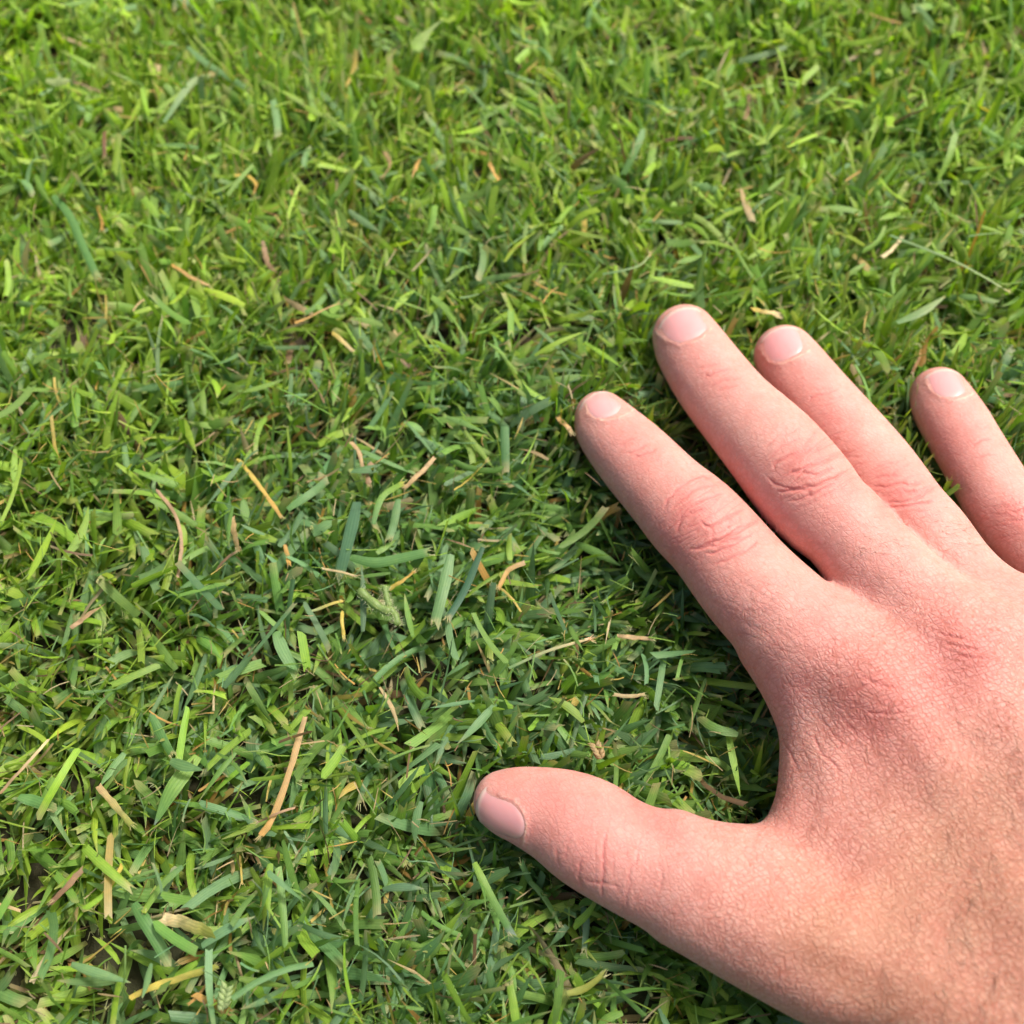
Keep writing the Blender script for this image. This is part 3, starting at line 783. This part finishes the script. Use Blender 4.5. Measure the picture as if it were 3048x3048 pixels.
NEAR = (-175, 215, -135, 235)
area = (NEAR[1] - NEAR[0]) * (NEAR[3] - NEAR[2]) / 100.0
grow(int(area * 22), NEAR, (8.5, 18), (1.2, 2.4), (.70, .33), (.65, .4), 5, .02, .10, .45, 21)
grow(int(area * 2.2), NEAR, (11, 18), (2.1, 2.9), (.85, .28), (.6, .4), 6, .0, .02, .6, 41)
grow(int(area * 8), NEAR, (10, 21), (.5, 1.1), (.58, .33), (.5, .5), 4, .05, .35, .3, 22)
def patches(x, y): return np.clip(vnoise(x / 18 + 2, y / 18) * 1.6 + .2 + .5 * np.exp(-((x - 0) / 50) ** 2 - ((y - 75) / 30) ** 2), 0, 1)
grow(int(area * 1.7), NEAR, (8, 15), (.35, 1.1), (.6, .35), (.6, .5), 4, 1.0, .0, .4, 51, densfn=patches)
grow(int(area * 4.0), NEAR, (4, 12), (.4, 1.3), (.9, .35), (.5, .5), 3, .75, .2, .5, 23)
scatter(int(area * 2.6), NEAR, (5, 14), (.8, 2.0), (10, 16), .30, 4, .03, .08, 24)
scatter(int(area * 3), NEAR, (3, 10), (.2, .6), (9, 16), .45, 3, .28, .2, 25)
scatter(int(area * 7), NEAR, (1.5, 6), (.10, .28), (10, 17.5), .5, 3, .5, .2, 26)
# blades standing against the sides of the fingers and thumb
def beside(x, y):
    d = sdf_at(np.stack([x, y, np.full(len(x), 14.0)], -1))
    return ((d > 1.2) & (d < 5.5)).astype(float)
grow(7500, (-20, 130, -90, 60), (12, 19), (.8, 1.9), (.22, .22), (.35, .35), 5, .05, .12, .4, 27, tries=3, densfn=beside)
def ring(x, y): return np.where((x > NEAR[0]) & (x < NEAR[1]) & (y > NEAR[2]) & (y < NEAR[3]), 0, np.clip(1.15 - np.hypot(x, y) / 900, .15, 1))
FAR = (-700, 700, -600, 800)
grow(90000, FAR, (12, 23), (1.8, 3.6), (.7, .33), (.6, .45), 2, .04, .25, .5, 31, tries=2, densfn=ring)
lawn = flush('lawn_grass', '')
tag(lawn, 'short mown green lawn grass with clippings and dry bits around the hand', 'grass', kind='stuff')

# ------------------------------------------------------------------ blades and dry bits one can tell apart
COLS = {'blue': (.085,.185,.095), 'green': (.105,.235,.065), 'lime': (.20,.345,.045), 'pale': (.30,.38,.16), 'tan': (.47,.33,.17), 'orange': (.48,.29,.08), 'yellow': (.54,.43,.09),
        'straw': (.62,.50,.28), 'brown': (.20,.11,.06), 'olive': (.27,.30,.06), 'dark': (.055,.135,.075), 'pink': (.38,.25,.15), 'mint': (.14,.265,.10)}
def strip(name, label, cat, group, pts, w, c1, c2=None, z=17.0, cut=1, fold=.35, seed=0, dz=0.0):
    r = np.random.default_rng(seed + 900); z = z - 1.1
    if name != 'grass_blade': w = w * .85
    q = np.array([unproj(u, v, z + dz * i / (len(pts) - 1) - .8 * abs(i / (len(pts) - 1) - .5))[0] for i, (u, v) in enumerate(pts)])
    n = 12
    P = spline(q, n + 1); P[:, 2] += .35 * np.sin(np.linspace(0, 5, n + 1) + r.uniform(0, 6))
    T = np.gradient(P, axis=0); T /= np.linalg.norm(T, axis=1)[:, None]
    k = (P[n // 2] - CAM) @ FW / FPX
    W = np.array([w * k])
    c1 = np.array(COLS[c1]); c2 = np.array(COLS[c2 or 'straw']) if c2 else c1
    V, F, C, A = blades_mesh(P[None], T[None], W, r.normal(0, .25) * np.ones((1, 1)) + np.linspace(0, 1, n + 1)[None] * r.normal(0, .5), np.array([fold]), np.array([cut]),
                             c1[None], (np.array([[.40, .36, .17]]) if c1[0] < .3 else c1[None] * .9), c1[None] * .95, r)
    t = np.repeat(np.linspace(0, 1, n + 1), 3)[:, None]
    C = C * (1 - t) + C * (c2 / c1) * t
    if c1[0] > .3:                      # dry leaves curl and carry stains
        C = C * (1 + .3 * vnoise(V[:, 0] * 1.1, V[:, 1] * 1.1, V[:, 2])[:, None])
        V = V + np.stack([vnoise(V[:, 1], V[:, 0] + i * 9) for i in range(3)], -1) * .16 * min(1.5, W[0])
    if cut:
        CHUNKS.clear(); fray(P[None], T[None], W, C[-1:], np.array([1]), r, 2.0); fray(P[None], T[None], W, C[-1:], np.array([1]), r, 2.0)
        for v2, f2, c2_, a2 in CHUNKS: F = np.vstack([F, f2 + len(V)]); V = np.vstack([V, v2]); C = np.vstack([C, c2_]); A = np.concatenate([A, a2])
        CHUNKS.clear()
    org = P[n // 2]
    o = mesh_obj(name, V - org, F, M_BLADE, colors=np.clip(C, 0, 1), uv=A)
    o.location = Vector(org * .001)
    return tag(o, label, cat, group)
GB, GD = 'single blades lying on top of the lawn', 'dry bits lying in the lawn'
N_ = [0]
def blade(label, pts, w, c, c2=None, **k): N_[0] += 1; return strip('grass_blade', label, 'grass blade', GB, pts, w, c, c2, seed=N_[0], **k)
def dry(label, pts, w, c, c2=None, name='dry_leaf', cat='dry leaf', **k): N_[0] += 1; k.setdefault('cut', 2); k.setdefault('z', 16.5); return strip(name, label, cat, GD, pts, w, c, c2, seed=N_[0], **k)

blade('long flat blue-green blade with torn end, left of the hairy stem', [(1062,1492),(1040,1600),(1012,1712)], 44, 'blue', z=18, fold=.08)
dry('bright yellow-orange stem slanting down right, left of the widest blue-green blade', [(712,1370),(754,1424),(799,1482),(837,1540)], 15, 'yellow', 'orange', name='straw', cat='straw')
dry('thin tan curled strip hanging above the papery flake', [(1044,1317),(1069,1346),(1077,1383),(1081,1412)], 13, 'tan', z=18)
dry('crumpled tan papery flake beside the thin curled strip', [(1110,1380),(1089,1408),(1102,1445)], 24, 'pink', z=18)
dry('twisted tan dry strip slanting down left, level with the index fingertip', [(1292,1362),(1267,1395),(1234,1424),(1205,1449)], 15, 'tan', z=18)
dry('small orange-yellow leaf curving up beside the hairy stem', [(1165,1748),(1197,1731),(1232,1700)], 18, 'yellow', 'orange', z=18)
dry('thin pale straw crossing the foot of the long blue-green blade', [(957,1689),(1010,1702),(1060,1716)], 8, 'straw', z=19, name='straw', cat='straw')
blade('short pale yellow-green blade pointing right, below the pale straw', [(928,1818),(969,1803),(1015,1791)], 11, 'pale', 'yellow', z=18)
blade('wide folded pale green blade with a frayed lower end, right of the hairy stem', [(1342,1650),(1320,1755),(1296,1852)], 38, 'mint', z=18.5, fold=.5)
blade('dark blue-green blade running down left beside the frayed folded blade', [(1437,1631),(1387,1747),(1333,1842)], 26, 'dark', z=18)
blade('broad green blade lying level, touching the long blue-green blade', [(1044,1660),(1114,1673),(1197,1660),(1280,1644)], 32, 'green', z=17.5)
blade('broad grey-green blade sloping down right under the papery flake', [(1077,1341),(1135,1370),(1230,1405)], 34, 'mint', z=17)
blade('wide green blade slanting up right, right of the yellow-orange stem', [(857,1519),(915,1474),(968,1435)], 26, 'green', 'mint', z=17.5)
blade('short leaf-shaped blade with pointed end, left of the long blue-green blade', [(930,1588),(969,1565),(1022,1546)], 34, 'mint', z=18, cut=0)
blade('arching green blade bending over at the top, right of the long blue-green blade', [(1112,1562),(1128,1499),(1150,1465),(1200,1437)], 21, 'green', 'lime', z=18)
blade('short square-cut grey-green blade standing under the twisted dry strip', [(1186,1488),(1176,1540),(1160,1600)], 27, 'mint', z=18)
blade('wide rounded green blade slanting down right in the middle of the lawn', [(822,1882),(845,1942),(880,2000)], 40, 'green', z=18, fold=.15)
dry('small orange stub pointing down, below the yellow-orange stem', [(849,1628),(861,1680)], 15, 'orange')
dry('small bright yellow stub hanging left of the hairy stem', [(1017,1822),(1022,1894)], 13, 'yellow')
dry('thin yellow stem slanting up right toward the index fingertip', [(1354,1459),(1396,1424),(1449,1375)], 10, 'yellow', name='straw', cat='straw', z=18)
dry('curved orange-tan leaf arching left, between index finger and thumb', [(1556,1678),(1512,1698),(1485,1752)], 17, 'tan', 'orange')
dry('longest split orange straw lying on the grass, left of the thumb tip', [(911,2131),(880,2229),(849,2333),(807,2441),(774,2492)], 24, 'tan', 'orange', name='straw', cat='straw', z=19)
dry('short pinkish strip crossing the lower end of the longest orange straw', [(878,2404),(820,2424),(764,2448)], 9, 'pink', z=19.5)
dry('long pale tan straw slanting up right at the left edge of the picture', [(142,2201),(72,2286),(-4,2362)], 10, 'straw', 'pink', name='straw', cat='straw', z=18)
dry('thick stub turning from tan to yellow, in the lower left of the lawn', [(290,2338),(336,2390),(390,2455)], 22, 'tan', 'olive', z=18)
dry('slim yellow leaf pointing down left, below the tan and yellow stub', [(364,2574),(331,2628),(288,2692)], 15, 'yellow', z=17.5)
blade('short smooth oval green blade, just above the wide bright green blade', [(505,2264),(549,2281),(604,2292)], 32, 'mint', z=19.5, cut=0, fold=.1)
blade('broad green blade slanting down right to the oval blade', [(453,2132),(481,2193),(514,2248)], 30, 'green', z=18)
dry('folded brown dry leaf in the lower left of the lawn', [(250,2588),(205,2630),(158,2682)], 19, 'pink', 'brown')
blade('light green curved blade sloping down left beside the papery leaf', [(545,2579),(481,2633),(433,2708)], 25, 'mint', 'lime', z=18)
dry('wide crumpled pale papery leaf in the lower left of the lawn', [(480,2734),(549,2747),(620,2776)], 46, 'straw', 'olive', z=18)
blade('widest dull green blade running down right next to the papery leaf', [(397,2690),(445,2762),(494,2850)], 40, 'green', z=17)
dry('long flat yellow leaf near the bottom edge of the picture', [(386,2972),(466,2933),(569,2902),(640,2880)], 23, 'yellow', 'olive', z=17)
dry('curled orange leaf near the bottom edge beside the green seed spike', [(578,2960),(631,2985),(686,3014)], 22, 'orange')
blade('blue-green blade sloping gently down right above the long yellow leaf', [(215,2870),(290,2897),(390,2925)], 27, 'mint', z=18, cut=0)
blade('narrow grey-green blade standing across the long yellow leaf', [(452,2868),(438,2915),(424,2972)], 20, 'mint', z=19, cut=0)
blade('short wide blade with rounded tip at the left edge of the picture', [(58,2372),(103,2384),(152,2402)], 36, 'green', z=18)
blade('widest bright green ribbed blade in the lower left, tapering downward', [(588,2250),(523,2338),(459,2455)], 48, 'lime', 'green', z=16.5, cut=0, fold=.1)
blade('pale yellow-green stalk slanting up right near the top left corner', [(487,362),(569,254),(630,220)], 20, 'mint', 'pale', z=19)
blade('long green blade slanting down right beside the pale stalk in the far lawn', [(559,140),(621,191),(742,271)], 20, 'mint', z=18)
blade('bent light green blade arching over at the left edge of the picture', [(78,565),(83,507),(98,480),(132,470)], 20, 'mint', z=18)
blade('long green blade slanting down right, near the left edge in the far lawn', [(160,585),(207,642),(243,725),(292,830)], 26, 'green', z=18)
dry('dark brown upright scrap in the upper left of the lawn', [(310,390),(311,428),(310,464)], 15, 'brown', z=18)
dry('short orange leaf in the upper left, left of the long curved orange strip', [(295,618),(305,686)], 17, 'orange', z=17.5)
dry('bent yellow leaf hooked downward in the upper left quarter', [(700,522),(735,520),(762,549),(757,578)], 12, 'yellow', 'orange', z=18)
dry('thin orange-brown strip sloping down right in the upper left quarter', [(512,792),(569,823),(624,851)], 12, 'orange', 'tan', z=18)
dry('pinkish pointed dry leaf below the bent yellow leaf', [(782,722),(795,780),(825,815)], 19, 'pink', z=18, cut=0)
dry('straight orange straw rising to the right, above the curved yellow leaf', [(878,959),(940,934),(1008,905)], 11, 'orange', 'tan', name='straw', cat='straw', z=19)
blade('pale oval blade lying level in the top left corner', [(138,238),(175,243),(214,242)], 24, 'pale', z=19, cut=0)
dry('tan curled leaf standing in the far lawn, left of the two orange ones', [(1146,455),(1160,490),(1138,530)], 18, 'tan', z=19)
dry('slim orange upright leaf in the far lawn beside the tan curled leaf', [(1248,470),(1231,524)], 12, 'orange', z=18)
dry('two-pointed looking orange leaf in the far middle of the lawn', [(1455,486),(1486,540)], 15, 'orange', z=18)
dry('small curved yellow leaf below the straight orange straw', [(986,992),(1025,1018),(1048,1044)], 15, 'yellow', 'straw', z=18)
blade('wide glowing yellow-green blade at the top edge of the picture', [(1238,152),(1255,110),(1320,62)], 46, 'lime', 'pale', z=19, cut=0)
dry('long thin grey-green straw with tan tip, above the thumb', [(1515,1990),(1641,1933),(1756,1900)], 10, 'mint', 'straw', name='straw', cat='straw', z=19)
dry('pale square-cut tan bit near the web of the thumb', [(1828,2068),(1870,2072),(1912,2070)], 14, 'straw', z=16)
dry('orange-tan bit lying level, left of the index finger base', [(1836,1892),(1885,1896),(1935,1902)], 15, 'tan', z=15.5)
dry('orange bit touching the tip of the index finger', [(1662,1242),(1682,1262),(1700,1288)], 17, 'orange', 'tan', z=18)
blade('bright lime stem leaving the picture at the bottom edge', [(1538,3060),(1530,3000),(1518,2928)], 28, 'lime', z=17)
blade('bright lime blade folded at the top, below the thumb nail', [(1412,2568),(1454,2655),(1520,2775)], 26, 'lime', 'green', z=17.5)
blade('olive-yellow curved blade under the thumb base near the bottom edge', [(1688,2958),(1743,2941),(1796,2900)], 24, 'olive', z=16.5)
blade('smooth bent green blade just below the thumb joint', [(1576,2624),(1612,2660),(1650,2720),(1662,2750)], 24, 'green', 'mint', z=14)
blade('dark blue-green blade hanging down below the thumb base', [(1735,2700),(1745,2748),(1739,2830)], 24, 'blue', z=13)
dry('long thin pale straw sloping down right in the upper right corner', [(2650,702),(2840,773),(3000,870)], 9, 'mint', 'pale', name='straw', cat='straw', z=20)
dry('thin pale straw lying level at the right edge of the picture', [(2885,704),(2960,695),(3060,677)], 8, 'mint', 'pale', name='straw', cat='straw', z=20)
dry('small whitish blade tip at the left end of the sloping straw', [(2625,768),(2655,742),(2685,708)], 14, 'straw', z=19)
blade('wide pale frosted blade above the little finger', [(2668,962),(2747,925),(2812,885)], 32, 'mint', 'pale', z=19, cut=0)
dry('wide yellow leaf just above the ring fingertip', [(2246,918),(2280,930),(2320,938)], 26, 'yellow', 'straw', z=17)
dry('slim orange-brown leaf left of the little fingertip', [(2749,1015),(2738,1060),(2716,1110)], 12, 'orange', 'brown', z=16)
dry('thin pale arched straw left of the middle fingertip in the far lawn', [(1796,814),(1860,806),(1905,790),(1936,755)], 8, 'mint', 'pale', name='straw', cat='straw', z=19)
dry('long pinkish curled strip near the left edge, halfway up the picture', [(470,1462),(520,1530),(540,1610),(528,1716)], 12, 'pink', z=18)
dry('frayed tan sheath standing right of the long pinkish strip', [(688,1540),(697,1580),(706,1632)], 26, 'tan', z=18)
dry('tan pointed dry leaf at the left, level with the thumb web', [(210,1872),(255,1832),(318,1798)], 22, 'pink', 'tan', z=18, cut=0)

def tube(path, rad, n=7):
    path = np.array(path); V, F = [], []
    T = np.gradient(path, axis=0); T /= np.linalg.norm(T, axis=1)[:, None]
    for i, (p, t) in enumerate(zip(path, T)):
        a = np.cross(t, [0.3, .1, 1.]); a /= np.linalg.norm(a); b = np.cross(t, a)
        for k in range(n):
            an = 2 * math.pi * k / n; V.append(p + (a * math.cos(an) + b * math.sin(an)) * rad[i])
    m = len(path)
    for i in range(m - 1):
        for k in range(n): F.append((i * n + k, i * n + (k + 1) % n, (i + 1) * n + (k + 1) % n, (i + 1) * n + k))
    return np.array(V), np.array(F)
def hairy_stem():
    r = np.random.default_rng(77)
    root, _ = unproj(1130, 1800, 17)
    e = bpy.data.objects.new('hairy_stem', None); SC.collection.objects.link(e); e.location = Vector(root * .001); e.empty_display_size = .005
    tag(e, 'thick pale green hairy stem with a side shoot, in the middle of the lawn', 'stem')
    hv, hf, hc = [], [], []
    for pts, r0 in (([(1068,1756),(1100,1785),(1135,1812),(1168,1822)], 0.95), ([(1160,1812),(1178,1835),(1184,1862)], .75), ([(1160,1808),(1150,1775),(1145,1742)], .65)):
        q = spline(np.array([unproj(u, v, 18.2)[0] for u, v in pts]), 14)
        rad = r0 * (1 + .12 * np.sin(np.arange(14) * 1.3)); rad[0] *= .6; rad[-1] *= .45
        V, F = tube(q - root, rad, 9)
        mesh_obj('stem', V, F, M_BLADE, parent=e, colors=np.tile([.20, .30, .09], (len(V), 1)) * r.uniform(.85, 1.15, (len(V), 1)), uv=np.tile(np.linspace(0, 1, 9), 14))
        for _ in range(220):
            i = r.integers(0, len(V)); p = V[i]; c = (q - root)[i // 9]; d = p - c; d = d / (np.linalg.norm(d) + 1e-6) + r.normal(0, .35, 3)
            L = r.uniform(.4, 1.1); s_ = np.cross(d, [0, .3, 1]); s_ = s_ / np.linalg.norm(s_) * .022; b = len(hv)
            hv += [p - s_, p + s_, p + d * L]; hf.append((b, b + 1, b + 2))
    o = mesh_obj('stem_hair', np.array(hv), np.array(hf), M_BLADE, parent=e, colors=np.tile([.62, .66, .42], (len(hv), 1)), uv=np.zeros(len(hv)))
    tag(o, kind='stuff')
hairy_stem()
def seed_spike(label, pts, w, n, colr):
    r = np.random.default_rng(int(pts[0][0]))
    root = unproj(*pts[0], 17)[0]
    e = bpy.data.objects.new('seed_spike', None); SC.collection.objects.link(e); e.location = Vector(root * .001); e.empty_display_size = .005
    tag(e, label, 'seed head')
    q = spline(np.array([unproj(u, v, 18.5)[0] for u, v in pts]), 10) - root
    V, F = tube(q, np.full(10, .18), 5)
    mesh_obj('stalk', V, F, M_BLADE, parent=e, colors=np.tile(colr, (len(V), 1)), uv=np.zeros(len(V)))
    proto = None
    for i in range(n):
        f = i / n * 9; a = q[int(f)]; t = q[min(9, int(f) + 1)] - a; t = t / np.linalg.norm(t)
        side = np.cross(t, [0, 0, 1.]); side /= np.linalg.norm(side)
        d = t * .8 + side * (1 if i % 2 else -1) * .7 + np.array([0, 0, r.uniform(-.3, .5)]); d /= np.linalg.norm(d)
        if proto is None:
            L = w * .07
            sv, sf = tube(np.array([[0, 0, z] for z in np.linspace(0, L * 1.6, 6)]), np.array([.08, .32, .42, .34, .18, .03]) * L, 6)
            proto = mesh_obj('seed', sv, sf, M_BLADE, parent=e, colors=np.tile(np.array(colr) * 1.15, (len(sv), 1)), uv=np.tile(np.linspace(0, 1, 6), 6)); o = proto
        else:
            o = proto.copy(); SC.collection.objects.link(o); o.parent = e
        o.location = Vector(a * .001); o.rotation_euler = Vector(d).to_track_quat('Z', 'Y').to_euler()
seed_spike('pale green seed spike near the bottom edge, beside the curled orange leaf', [(662,3012),(668,2975),(676,2938)], 17, 9, (.27,.36,.15))
seed_spike('small brown crumbly seed head above the thumb', [(1790,2258),(1782,2238),(1772,2218)], 16, 11, (.36,.27,.13))
